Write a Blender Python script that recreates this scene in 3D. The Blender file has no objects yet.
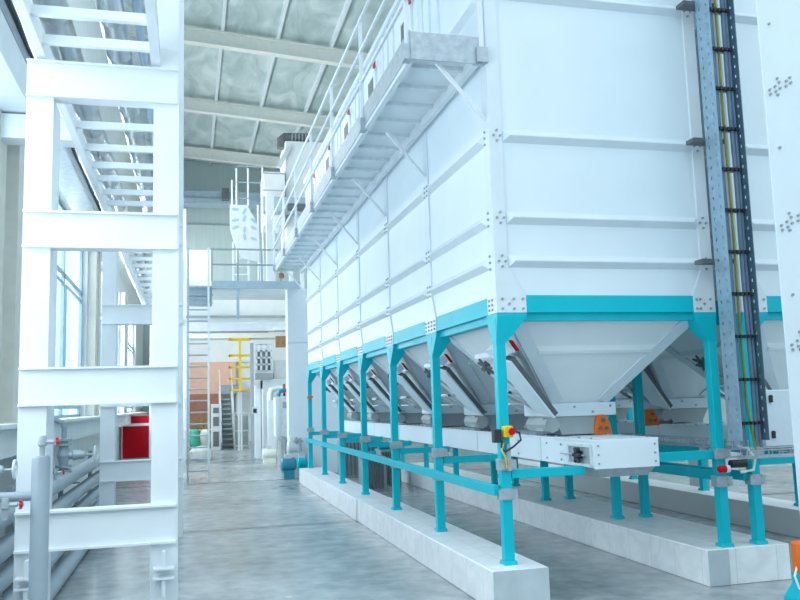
import bpy, bmesh, math, random
from mathutils import Vector, Matrix
random.seed(7)
SC = bpy.context.scene
COL = SC.collection

# ------------------------------------------------------------------ camera, light, exposure
F_PX, YAW, PITCH, ROLL = 828.5, 0.2521, 0.1223, -0.0294
CAM = Vector((-2.4652, -6.3618, 1.6))
FW = Vector((math.sin(YAW)*math.cos(PITCH), math.cos(YAW)*math.cos(PITCH), math.sin(PITCH)))
R0 = Vector((math.cos(YAW), -math.sin(YAW), 0)); U0 = R0.cross(FW)
RT = R0*math.cos(ROLL) + U0*math.sin(ROLL)
UP = -R0*math.sin(ROLL) + U0*math.cos(ROLL)
cd = bpy.data.cameras.new('camera'); cam = bpy.data.objects.new('camera', cd); COL.objects.link(cam)
cd.sensor_width = 36; cd.lens = 36*F_PX/800; cd.clip_end = 200
M3 = Matrix((RT, UP, -FW)).transposed()
cam.matrix_world = Matrix.Translation(CAM) @ M3.to_4x4()
SC.camera = cam

W = bpy.data.worlds.new('sky'); SC.world = W; W.use_nodes = True
nt = W.node_tree; bg = nt.nodes['Background']
wtc = nt.nodes.new('ShaderNodeTexCoord'); wsx = nt.nodes.new('ShaderNodeSeparateXYZ'); wrp = nt.nodes.new('ShaderNodeValToRGB')
nt.links.new(wtc.outputs['Generated'], wsx.inputs[0]); nt.links.new(wsx.outputs['Z'], wrp.inputs[0]); nt.links.new(wrp.outputs[0], bg.inputs[0])
we = wrp.color_ramp.elements                                  # overcast sky: brighter overhead than at the horizon
we[0].position = 0.0; we[0].color = (0.46, 0.59, 0.67, 1); we[1].position = 0.9; we[1].color = (0.80, 0.925, 1.0, 1)
bg.inputs[1].default_value = 1.8

def area(name, loc, direc, sx, sy, power, col=(1, 1, 1)):
    l = bpy.data.lights.new(name, 'AREA'); l.shape = 'RECTANGLE'; l.size = sx; l.size_y = sy
    l.energy = power; l.color = col
    o = bpy.data.objects.new(name, l); COL.objects.link(o); o.location = loc
    o.rotation_euler = Vector(direc).to_track_quat('-Z', 'Y').to_euler()
    return o
# daylight entering by the window band of the left wall
area('window_daylight', (-5.2, 4.0, 3.6), (1, 0.12, -0.05), 15, 3.6, 560, (0.93, 0.97, 1.0))
area('window_daylight_far', (-5.2, 20.0, 3.6), (1, 0.0, -0.05), 16, 4.2, 1400, (1.0, 0.98, 0.95))
area('ceiling_fill', (-4.9, 20.0, 7.2), (1, 0, 0.25), 24, 1.9, 1100, (0.97, 1.0, 1.0))  # fill lamp added to brighten the ceiling

SC.view_settings.view_transform = 'Standard'; SC.view_settings.look = 'None'
SC.view_settings.gamma = 1; SC.view_settings.use_curve_mapping = False
SC.view_settings.exposure = 0.2

def at(px, py, Y):
    "point seen at this place of the photograph, on the upright plane at depth Y"
    d = RT*(px-400)/F_PX - UP*(py-300)/F_PX + FW
    return CAM + d*((Y-CAM.y)/d.y)
def rect(x0, y0, x1, y1, Y):
    a = at((x0+x1)/2, y0, Y); b = at((x0+x1)/2, y1, Y)
    l = at(x0, (y0+y1)/2, Y); r = at(x1, (y0+y1)/2, Y)
    return l.x, r.x, b.z, a.z          # X0 X1 Z0 Z1

# ------------------------------------------------------------------ materials
def mat(name, col, rough=.45, metal=0, var=.06, scale=6, bump=0, stretch=(1, 1, 1), spec=.5):
    m = bpy.data.materials.new(name); m.use_nodes = True
    n = m.node_tree.nodes; L = m.node_tree.links; b = n['Principled BSDF']
    tc = n.new('ShaderNodeTexCoord'); mp = n.new('ShaderNodeMapping'); mp.inputs['Scale'].default_value = stretch
    no = n.new('ShaderNodeTexNoise'); no.inputs['Scale'].default_value = scale; no.inputs['Detail'].default_value = 5
    L.new(tc.outputs['Object'], mp.inputs[0]); L.new(mp.outputs[0], no.inputs['Vector'])
    r = n.new('ShaderNodeValToRGB'); e = r.color_ramp.elements
    e[0].position = .3; e[1].position = .7
    e[0].color = tuple(c*(1-var) for c in col)+(1,); e[1].color = tuple(min(1, c*(1+var)) for c in col)+(1,)
    L.new(no.outputs['Fac'], r.inputs[0]); L.new(r.outputs[0], b.inputs['Base Color'])
    b.inputs['Roughness'].default_value = rough; b.inputs['Metallic'].default_value = metal
    b.inputs['Specular IOR Level'].default_value = spec
    if bump:
        bp = n.new('ShaderNodeBump'); bp.inputs['Strength'].default_value = bump; bp.inputs['Distance'].default_value = .01
        L.new(no.outputs['Fac'], bp.inputs['Height']); L.new(bp.outputs[0], b.inputs['Normal'])
    return m
WHITE = mat('white_coated_panel', (.74, .84, .90), .38, var=.025, scale=2)
WSTEEL = mat('white_painted_steel', (.72, .79, .83), .45, var=.05, scale=3)
WRIB = mat('white_rib', (.70, .79, .85), .35, var=.03)
HOP = mat('hopper_coating', (.80, .86, .89), .4, var=.03, scale=3)
TEAL = mat('teal_paint', (.0, .50, .60), .38, var=.05, scale=4, spec=.25)
GALV = mat('galvanised_steel', (.42, .49, .54), .42, .5, .14, 18)
GALVW = mat('galvanised_light', (.70, .77, .81), .45, .25, .08, 14)
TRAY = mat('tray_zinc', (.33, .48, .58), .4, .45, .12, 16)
TRAY_SHADED = mat('tray_zinc_shaded', (.10, .19, .25), .45, .3, .12, 16)  # same zinc, with the shade of the inner face put into its colour
DARK = mat('dark_rubber', (.02, .025, .03), .5, var=.2)
DGREY = mat('dark_grey', (.12, .14, .15), .5, var=.15)
MGREY = mat('grey_paint', (.36, .41, .43), .45, var=.08)
SGREY = mat('slate_grey_paint', (.30, .37, .40), .4, var=.08)
LGREY = mat('light_grey_paint', (.60, .66, .68), .45, var=.06)
BLUEG = mat('blue_grey_paint', (.36, .48, .56), .45, var=.08)
CABB = mat('cabinet_enamel', (.68, .78, .86), .35, var=.03)
PIPE = mat('pipe_grey_paint', (.30, .38, .44), .38, var=.08, scale=5)
RED = mat('red_paint', (.58, .0, .01), .45, var=.08, spec=.2)
REDD = mat('faded_red', (.45, .05, .07), .4, var=.1)
ORANGE = mat('orange_paint', (.80, .16, .01), .4, var=.08)
YELLOW = mat('yellow_paint', (.85, .58, .02), .4, var=.08)
GREEN = mat('green_sack', (.05, .42, .28), .6, var=.15)
CREAM = mat('cream_sack', (.72, .76, .70), .7, var=.1)
SALMON = mat('salmon_wall', (.80, .50, .38), .7, var=.05)
BROWN = mat('brick_brown', (.42, .20, .13), .8, var=.1)
WOOD = mat('stacked_wood', (.35, .20, .08), .7, var=.3, scale=10)
BEIGE = mat('beige_plaster', (.70, .69, .62), .7, var=.05)
WALLW = mat('white_plaster', (.76, .80, .80), .75, var=.03, scale=3)
WALLG = mat('grey_green_panel', (.50, .61, .61), .6, var=.05, scale=2, stretch=(4, 4, .3))
BEAM = mat('roof_beam_cream', (.74, .76, .72), .6, var=.04)
FOIL = mat('foil_duct', (.50, .55, .58), .28, .8, .12, 9, .25, (1, .2, 1))
BLUEP = mat('blue_pipe', (.34, .48, .60), .4, var=.1)
CABLE = mat('cable_blue_grey', (.16, .24, .34), .5, var=.15)
CABY = mat('cable_yellow_green', (.30, .31, .03), .45, var=.15)
CABW = mat('cable_white', (.8, .82, .8), .5, var=.03)
BLFR = mat('blue_window_frame', (.28, .44, .52), .4, var=.06)
BOLT = mat('bolt_zinc', (.36, .40, .42), .4, .5, .1)
TEALD = mat('motor_blue', (.02, .25, .36), .4, var=.1)

def floor_mat():
    m = bpy.data.materials.new('polished_concrete'); m.use_nodes = True
    n = m.node_tree.nodes; L = m.node_tree.links; b = n['Principled BSDF']
    tc = n.new('ShaderNodeTexCoord')
    a = n.new('ShaderNodeTexNoise'); a.inputs['Scale'].default_value = .55; a.inputs['Detail'].default_value = 8; a.inputs['Roughness'].default_value = .65
    c = n.new('ShaderNodeTexNoise'); c.inputs['Scale'].default_value = 5; c.inputs['Detail'].default_value = 8
    L.new(tc.outputs['Object'], a.inputs['Vector']); L.new(tc.outputs['Object'], c.inputs['Vector'])
    mx = n.new('ShaderNodeMix'); mx.data_type = 'FLOAT'; mx.inputs[0].default_value = .4
    L.new(a.outputs['Fac'], mx.inputs[2]); L.new(c.outputs['Fac'], mx.inputs[3])
    r = n.new('ShaderNodeValToRGB'); e = r.color_ramp.elements
    e[0].position = .36; e[0].color = (.18, .215, .23, 1); e[1].position = .64; e[1].color = (.47, .515, .53, 1)
    L.new(mx.outputs[0], r.inputs[0])
    sx = n.new('ShaderNodeSeparateXYZ'); L.new(tc.outputs['Object'], sx.inputs[0])
    wob = n.new('ShaderNodeMath'); wob.operation = 'MULTIPLY_ADD'; wob.inputs[1].default_value = .05
    L.new(c.outputs['Fac'], wob.inputs[0]); L.new(sx.outputs['Y'], wob.inputs[2])
    of = n.new('ShaderNodeMath'); of.operation = 'SUBTRACT'; of.inputs[1].default_value = 5.075; L.new(wob.outputs[0], of.inputs[0])
    pp = n.new('ShaderNodeMath'); pp.operation = 'PINGPONG'; pp.inputs[1].default_value = 3.5; L.new(of.outputs[0], pp.inputs[0])
    jr = n.new('ShaderNodeMapRange'); jr.inputs[1].default_value = .04; jr.inputs[2].default_value = .16; jr.inputs[3].default_value = .42; jr.inputs[4].default_value = 1
    L.new(pp.outputs[0], jr.inputs[0])
    mu = n.new('ShaderNodeMix'); mu.data_type = 'RGBA'; mu.blend_type = 'MULTIPLY'; mu.inputs[0].default_value = 1
    L.new(r.outputs[0], mu.inputs[6]); L.new(jr.outputs[0], mu.inputs[7]); L.new(mu.outputs[2], b.inputs['Base Color'])
    rr = n.new('ShaderNodeMapRange'); rr.inputs[3].default_value = .12; rr.inputs[4].default_value = .36
    L.new(mx.outputs[0], rr.inputs[0]); L.new(rr.outputs[0], b.inputs['Roughness'])
    return m
def tile_mat():
    m = bpy.data.materials.new('marbled_tile'); m.use_nodes = True
    n = m.node_tree.nodes; L = m.node_tree.links; b = n['Principled BSDF']
    tc = n.new('ShaderNodeTexCoord')
    a = n.new('ShaderNodeTexNoise'); a.inputs['Scale'].default_value = 3; a.inputs['Detail'].default_value = 9; a.inputs['Distortion'].default_value = 2.2
    L.new(tc.outputs['Object'], a.inputs['Vector'])
    r = n.new('ShaderNodeValToRGB'); e = r.color_ramp.elements
    e[0].position = .38; e[0].color = (.77, .81, .83, 1); e[1].position = .60; e[1].color = (.87, .90, .92, 1)
    L.new(a.outputs['Fac'], r.inputs[0])
    sx = n.new('ShaderNodeSeparateXYZ'); L.new(tc.outputs['Object'], sx.inputs[0])
    outs = []
    for k in ('X', 'Y'):                      # upright joints every 0.4 m along the run
        md = n.new('ShaderNodeMath'); md.operation = 'PINGPONG'; md.inputs[1].default_value = .2
        L.new(sx.outputs[k], md.inputs[0])
        lt = n.new('ShaderNodeMath'); lt.operation = 'LESS_THAN'; lt.inputs[1].default_value = .0035
        L.new(md.outputs[0], lt.inputs[0]); outs.append(lt)
    mxx = n.new('ShaderNodeMath'); mxx.operation = 'MAXIMUM'; L.new(outs[0].outputs[0], mxx.inputs[0]); L.new(outs[1].outputs[0], mxx.inputs[1])
    mu = n.new('ShaderNodeMix'); mu.data_type = 'RGBA'; mu.inputs[7].default_value = (.62, .66, .67, 1)
    L.new(mxx.outputs[0], mu.inputs[0]); L.new(r.outputs[0], mu.inputs[6]); L.new(mu.outputs[2], b.inputs['Base Color'])
    b.inputs['Roughness'].default_value = .4
    return m
def ceil_mat():
    m = bpy.data.materials.new('foil_roof_insulation'); m.use_nodes = True
    n = m.node_tree.nodes; L = m.node_tree.links; b = n['Principled BSDF']
    tc = n.new('ShaderNodeTexCoord')
    mp = n.new('ShaderNodeMapping'); mp.inputs['Scale'].default_value = (1.0, .45, 1)
    a = n.new('ShaderNodeTexNoise'); a.inputs['Scale'].default_value = 1.3; a.inputs['Detail'].default_value = 7; a.inputs['Distortion'].default_value = 1.2
    L.new(tc.outputs['Object'], mp.inputs[0]); L.new(mp.outputs[0], a.inputs['Vector'])
    r = n.new('ShaderNodeValToRGB'); e = r.color_ramp.elements
    e[0].position = .35; e[0].color = (.42, .53, .53, 1); e[1].position = .68; e[1].color = (.68, .77, .77, 1)
    L.new(a.outputs['Fac'], r.inputs[0]); L.new(r.outputs[0], b.inputs['Base Color'])
    bp = n.new('ShaderNodeBump'); bp.inputs['Strength'].default_value = .7; bp.inputs['Distance'].default_value = .08
    L.new(a.outputs['Fac'], bp.inputs['Height']); L.new(bp.outputs[0], b.inputs['Normal'])
    b.inputs['Metallic'].default_value = .15; b.inputs['Roughness'].default_value = .4
    return m
def glass_mat():
    m = bpy.data.materials.new('window_glass'); m.use_nodes = True
    n = m.node_tree.nodes; L = m.node_tree.links; n.remove(n['Principled BSDF'])
    t = n.new('ShaderNodeBsdfTransparent'); t.inputs[0].default_value = (.93, .97, 1, 1)
    g = n.new('ShaderNodeBsdfGlossy'); g.inputs['Roughness'].default_value = .05
    x = n.new('ShaderNodeMixShader'); x.inputs[0].default_value = .08
    L.new(t.outputs[0], x.inputs[1]); L.new(g.outputs[0], x.inputs[2]); L.new(x.outputs[0], n['Material Output'].inputs[0])
    return m
FLOOR, TILE, CEIL, GLASS = floor_mat(), tile_mat(), ceil_mat(), glass_mat()

# ------------------------------------------------------------------ mesh helpers
def wloc(o):
    v = Vector((0, 0, 0))
    while o: v += Vector(o.location); o = o.parent
    return v
class MB:
    def __init__(s): s.bm = bmesh.new()
    def hull8(s, p):
        v = [s.bm.verts.new(Vector(q)) for q in p]
        for f in ((0, 3, 2, 1), (4, 5, 6, 7), (0, 1, 5, 4), (1, 2, 6, 5), (2, 3, 7, 6), (3, 0, 4, 7)):
            s.bm.faces.new([v[i] for i in f])
        return s
    def box(s, x0, x1, y0, y1, z0, z1):
        return s.hull8([(x0, y0, z0), (x1, y0, z0), (x1, y1, z0), (x0, y1, z0), (x0, y0, z1), (x1, y0, z1), (x1, y1, z1), (x0, y1, z1)])
    def frustum(s, a, b):                    # a, b = (x0,x1,y0,y1,z)
        x0, x1, y0, y1, z = a; X0, X1, Y0, Y1, Z = b
        return s.hull8([(x0, y0, z), (x1, y0, z), (x1, y1, z), (x0, y1, z), (X0, Y0, Z), (X1, Y0, Z), (X1, Y1, Z), (X0, Y1, Z)])
    def bar(s, p, q, w, h, up=(0, 0, 1)):
        p, q = Vector(p), Vector(q); d = (q-p).normalized(); u = Vector(up)
        if abs(d.dot(u)) > .99: u = Vector((1, 0, 0))
        r = d.cross(u).normalized()*w/2; t = r.cross(d).normalized()*h/2
        return s.hull8([p-r-t, p+r-t, p+r+t, p-r+t, q-r-t, q+r-t, q+r+t, q-r+t])
    def tube(s, pts, r, n=12, caps=True):
        pts = [Vector(p) for p in pts]; rs = r if isinstance(r, (list, tuple)) else [r]*len(pts)
        rings = []; ref = None
        for i, p in enumerate(pts):
            d = (pts[min(i+1, len(pts)-1)]-pts[max(i-1, 0)])
            d.normalize()
            if ref is None: ref = Vector((0, 0, 1)) if abs(d.z) < .9 else Vector((1, 0, 0))
            a = (ref-d*ref.dot(d)).normalized(); ref = a; b = d.cross(a)
            rings.append([s.bm.verts.new(p+(a*math.cos(t)+b*math.sin(t))*rs[i]) for t in (2*math.pi*k/n for k in range(n))])
        for A, B in zip(rings, rings[1:]):
            for k in range(n): s.bm.faces.new((A[k], A[(k+1) % n], B[(k+1) % n], B[k]))
        if caps: s.bm.faces.new(rings[0][::-1]); s.bm.faces.new(rings[-1])
        return s
    def prism(s, poly, d):                   # closed 3-D polygon pushed along d
        d = Vector(d); a = [s.bm.verts.new(Vector(p)) for p in poly]; b = [s.bm.verts.new(Vector(p)+d) for p in poly]
        s.bm.faces.new(a[::-1]); s.bm.faces.new(b); n = len(a)
        for i in range(n): s.bm.faces.new((a[i], a[(i+1) % n], b[(i+1) % n], b[i]))
        return s
    def build(s, name, m, parent=None, bevel=0, kind=None):
        bmesh.ops.recalc_face_normals(s.bm, faces=s.bm.faces)
        off = wloc(parent) if parent else Vector((0, 0, 0))
        bmesh.ops.translate(s.bm, verts=s.bm.verts, vec=-off)
        me = bpy.data.meshes.new(name); s.bm.to_mesh(me); s.bm.free()
        for p in me.polygons: p.use_smooth = True
        me.set_sharp_from_angle(angle=math.radians(32))
        me.materials.append(m)
        o = bpy.data.objects.new(name, me); COL.objects.link(o)
        if parent: o.parent = parent
        if bevel:
            b = o.modifiers.new('bevel', 'BEVEL'); b.width = bevel; b.segments = 2; b.limit_method = 'ANGLE'
        if kind: o['kind'] = kind
        return o
def tag(o, label, cat, group=None):
    o['label'] = label; o['category'] = cat
    if group: o['group'] = group
    return o
def thing(name, label, cat, loc=(0, 0, 0), group=None):
    o = bpy.data.objects.new(name, None); COL.objects.link(o); o.location = loc; o.empty_display_size = .1
    return tag(o, label, cat, group)
def struct(name, mb, m): return mb.build(name, m, kind='structure')
def copy_tree(o, parent=None):
    c = o.copy(); COL.objects.link(c)
    if parent: c.parent = parent
    for ch in list(o.children): copy_tree(ch, c)
    return c
ORD = ['first', 'second', 'third', 'fourth', 'fifth', 'sixth', 'seventh', 'eighth', 'ninth', 'tenth']

# ------------------------------------------------------------------ setting
XL, YB, ZC = -4.45, 33.0, 12.6
struct('floor', MB().box(-9, 22, -16, 40, -.2, 0), FLOOR)
# left wall with three windows
WIN = [(-5.0, 2.2), (3.9, 11.3), (12.5, 19.3), (20.8, 27.4)]
wl = MB().box(XL-.3, XL, -9, YB, 0, 1.45).box(XL-.3, XL, -9, YB, 5.1, 6.2).box(XL-.3, XL, -9, YB, 8.2, ZC+.4)
ys = [-9]+[v for w in WIN for v in w]+[YB]
for a, b in zip(ys[::2], ys[1::2]): wl.box(XL-.3, XL, a, b, 1.45, 5.1)
for y in (-9, -3, 3, 9, 15, 21, 27, 32.4): wl.box(XL-.3, XL, y, y+.6, 6.2, 8.2)
struct('wall_left', wl, WALLW)
struct('wall_back', MB().box(XL-.3, 22, YB, YB+.3, 0, ZC+1), WALLG)
struct('light_block_wall', MB().box(-9, 22, -14.3, -14, 0, 2.6).box(-9, 22, -14.3, -14, 5.2, 9), WALLW)  # unseen wall behind the camera, added to block light on the front faces
struct('wall_right', MB().box(21.7, 22, -14, YB, 0, 9), WALLW)  # near stretch is out of view, added to cut light from the right
for i, (a, b) in enumerate(WIN):
    fr = MB(); x = XL-.12
    for y in (a+.04, (a*2+b)/3, (a+2*b)/3, b-.04): fr.box(x-.025, x+.025, y-.045, y+.045, 1.5, 5.1)
    for z in (1.5, 3.95, 5.06): fr.box(x-.025, x+.025, a, b, z-.045, z+.045)
    for k in range(3):                                       # opening sashes
        y0 = a+(b-a)*k/3+.14; y1 = a+(b-a)*(k+1)/3-.14
        for y in (y0, y1): fr.box(x+.0, x+.045, y-.03, y+.03, 1.65, 3.8)
        for z in (1.68, 3.77): fr.box(x+.0, x+.045, y0, y1, z-.03, z+.03)
    w = struct('window_%d' % (i+1), fr, BLFR)
    MB().box(x-.01, x+.01, a, b, 1.5, 5.1).build('pane', GLASS, w)
struct('trim_1', MB().box(XL, XL+.32, -9, 30, 1.18, 1.46).box(XL, XL+.42, -9, 30, 1.46, 1.5), WALLW)     # sill ledge
pl = MB()
for y in (2.3, 3.35, 11.4, 12.0, 19.4, 20.3): pl.box(XL, XL+.16, y, y+.4, 1.5, 5.1)
struct('trim_2', pl, BEIGE)
# roof: falls gently towards the right
SL = -.075
def rz(x): return ZC + (x+2.45)*SL
struct('ceiling', MB().hull8([(XL, 9, rz(XL)+.62), (22, 9, rz(22)+.62), (22, YB, rz(22)+.62), (XL, YB, rz(XL)+.62),
                              (XL, 9, rz(XL)+.95), (22, 9, rz(22)+.95), (22, YB, rz(22)+.95), (XL, YB, rz(XL)+.95)]), CEIL)
n_tr = 3
for y in (12.4, 18.4, 24.4, 30.4):
    b = MB()
    for z0, z1, hw in ((0, .05, .13), (.05, .42, .05), (.42, .47, .13)):
        b.hull8([(XL, y-hw, rz(XL)+z0), (22, y-hw, rz(22)+z0), (22, y+hw, rz(22)+z0), (XL, y+hw, rz(XL)+z0),
                 (XL, y-hw, rz(XL)+z1), (22, y-hw, rz(22)+z1), (22, y+hw, rz(22)+z1), (XL, y+hw, rz(XL)+z1)])
    struct('trim_%d' % n_tr, b, BEAM); n_tr += 1
x = -4.4+1.25
while x < 14:
    struct('trim_%d' % n_tr, MB().box(x-.05, x+.05, 9, YB, rz(x)+.47, rz(x)+.63), WSTEEL); n_tr += 1; x += 1.68

# ------------------------------------------------------------------ plinths
PG = 'tiled concrete plinths under the silo legs'
def plinth(x0, x1, y0, y1, label):
    o = MB().box(x0, x1, y0, y1, 0, .3).build('tiled_plinth', TILE, bevel=.008)
    return tag(o, label, 'plinth', PG)
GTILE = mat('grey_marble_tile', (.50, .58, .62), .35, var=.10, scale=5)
pl0 = plinth(-.22, .24, -.223, 5.03, 'white tiled plinth nearest the aisle, carrying the nearest teal corner post')
plinth(-.235, .225, 5.065, 11.05, 'white tiled plinth along the aisle, the far length behind the joint')
pl2 = plinth(1.73, 2.53, -.09, 11.05, 'wide white tiled plinth carrying the paired teal posts between the two bin rows')
plinth(4.0, 4.47, -.09, 11.05, 'tiled plinth farthest right, its left side in grey shade')

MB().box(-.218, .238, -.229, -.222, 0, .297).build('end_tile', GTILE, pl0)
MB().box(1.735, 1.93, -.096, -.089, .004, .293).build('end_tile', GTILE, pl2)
# ------------------------------------------------------------------ silo bins
D, NB, BW = 1.836, 6, 2.034
ZT = 6.4
def vrib_side(mb, x, y0, y1, z0, z1, out):
    t = .05
    mb.hull8([(x, y0, z0), (x, y1, z0), (x, y1, z1), (x, y0, z1),
              (x-out, y0+t, (z0+z1)/2-.004), (x-out, y1-t, (z0+z1)/2-.004), (x-out, y1-t, (z0+z1)/2+.006), (x-out, y0+t, (z0+z1)/2+.006)])
def vrib_front(mb, y, x0, x1, z0, z1, out):
    t = .05
    mb.hull8([(x0, y, z0), (x1, y, z0), (x1, y, z1), (x0, y, z1),
              (x0+t, y-out, (z0+z1)/2-.004), (x1-t, y-out, (z0+z1)/2-.004), (x1-t, y-out, (z0+z1)/2+.006), (x0+t, y-out, (z0+z1)/2+.006)])
RIBS = [(2.672, 2.775), (3.035, 3.142), (3.735, 3.843), (5.0, 5.105)]
def bolt_x(mb, x, y, z): mb.tube([(x, y, z), (x-.012, y, z)], .011, 6)
def bolt_y(mb, x, y, z): mb.tube([(x, y, z), (x, y-.012, z)], .011, 6)

def hopper(root, ox, oy, front=False):
    cx, cy = ox+1.0, oy+D/2
    zt, zb = 2.27, 1.545
    h = MB().frustum((cx-.27, cx+.27, cy-.27, cy+.27, zb), (ox+.10, ox+1.90, oy+.06, oy+D-.06, zt)).build('hopper', HOP, root)
    # angle strips along the four sloped edges, one flange on each face; a stiffener band across each face
    def P(sx, sy, f): return Vector((cx+sx*(.90+(.27-.90)*f), cy+sy*((D/2-.06)+(.27-(D/2-.06))*f), zt+(zb-zt)*f))
    for sx, sy, ex, ey in ((1, -1, -1, -1), (-1, -1, -1, 1), (-1, 1, 1, 1), (1, 1, 1, -1)):
        a0, a1, b0, b1 = P(sx, sy, .0), P(sx, sy, 1.0), P(ex, ey, 0), P(ex, ey, 1.0)
        n = (a1-a0).cross(b0-a0).normalized()
        if n.z > 0: n = -n
        for q0, q1, other in ((a0, a1, b0), (b0, b1, a0)):
            d = (q1-q0).normalized(); inn = (other-q0); inn = (inn-d*inn.dot(d)).normalized()
            MB().bar(q0+inn*.055+n*.012, q1+inn*.055+n*.012, .11, .018, n).build('edge_strip', WRIB, h)
        p, q = P(sx, sy, .36), P(ex, ey, .36); t = (q-p).normalized()
        dn = (a1-a0).normalized()
        dn = (dn-t*dn.dot(t)).normalized()
        p, q = p+t*.10, q-t*.10; w = .045
        m = MB().hull8([p-dn*w, q-dn*w, q+dn*w, p+dn*w, p+t*.03-dn*.012+n*.03, q-t*.03-dn*.012+n*.03, q-t*.03+dn*.02+n*.03, p+t*.03+dn*.02+n*.03])
        m.build('stiffener', HOP, h)
    # outlet flange, gate and sampling chute
    MB().box(cx-.30, cx+.36, cy-.30, cy+.30, 1.425, 1.545).build('outlet_flange', WHITE, h, bevel=.006)
    bl = MB()
    for i in range(4): bolt_y(bl, cx-.24+i*.18, cy-.30, 1.46+.05*(i % 2))
    bl.build('bolt', BOLT, h)
    MB().frustum((cx-.19, cx+.19, cy-.30, cy+.30, 1.262), (cx-.27, cx+.30, cy-.28, cy+.28, 1.425)).build('outlet_spout', MGREY, h)
    g = MB().box(cx-.36, cx-.20, cy-.27, cy-.10, 1.30, 1.42)
    g.tube([(cx-.30, cy-.34, 1.355), (cx-.30, cy+.10, 1.355)], .072, 8)
    g.build('slide_gate', MGREY, h)
    # sloped chute below the aisle-side face, a dark filler standing in for the shaded gap between
    nrm = Vector((-.75, 0, -.66)).normalized()
    a = Vector((ox+.20, oy+.36, 1.985)); b = Vector((cx-.335, cy-.36, 1.50))
    MB().bar(a+nrm*.066, b+nrm*.066, .32, .016, nrm).build('inspection_chute', WHITE, h)
    MB().bar(a+nrm*.032, b+nrm*.032, .29, .05, nrm).build('chute_gap_shade', DGREY, h)
    MB().bar(a+nrm*.0+Vector((-.03, 0, .06)), a+nrm*.085+Vector((-.03, 0, .06)), .36, .09, (0, 0, 1)).build('chute_head', WHITE, h)
    br = MB()
    for yy in (cy-.10, cy+.18):
        br.bar((cx-.62, yy, 1.66), (cx-.36, yy, 1.50), .03, .03); br.bar((cx-.62, yy, 1.66), (cx-.34, yy, 1.66), .03, .03)
    br.bar((cx-.62, cy-.10, 1.66), (cx-.62, cy+.18, 1.66), .03, .03)
    br.box(cx-.62, cx-.30, cy-.14, cy+.22, 1.545, 1.56)
    br.build('gate_bracket', LGREY, h)
    # star knob on a threaded rod
    k = MB(); c = Vector((ox+.235, cy+.06, 1.90)); nrm = Vector((-.75, -.1, -.66)).normalized(); u = nrm.cross(Vector((0, 1, 0))).normalized(); v = nrm.cross(u)
    k.tube([c-nrm*.04, c+nrm*.04], .026, 10)
    for i in range(7):
        t = 2*math.pi*i/7+.4; dv = u*math.cos(t)+v*math.sin(t)
        k.tube([c+dv*.02, c+dv*.075, c+dv*.10], [.013, .014, .010], 8)
    k.build('star_knob', DGREY, h)
    MB().tube([c, (cx-.34, cy-.02, 1.60)], .010, 6).build('threaded_rod', GALV, h)
    s = MB().bar((ox+.165, oy+.16, 2.085), (ox+.235, oy+.19, 2.005), .014, .055, (0, 1, 0))
    s.build('red_sticker', RED, h)
    return h

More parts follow.
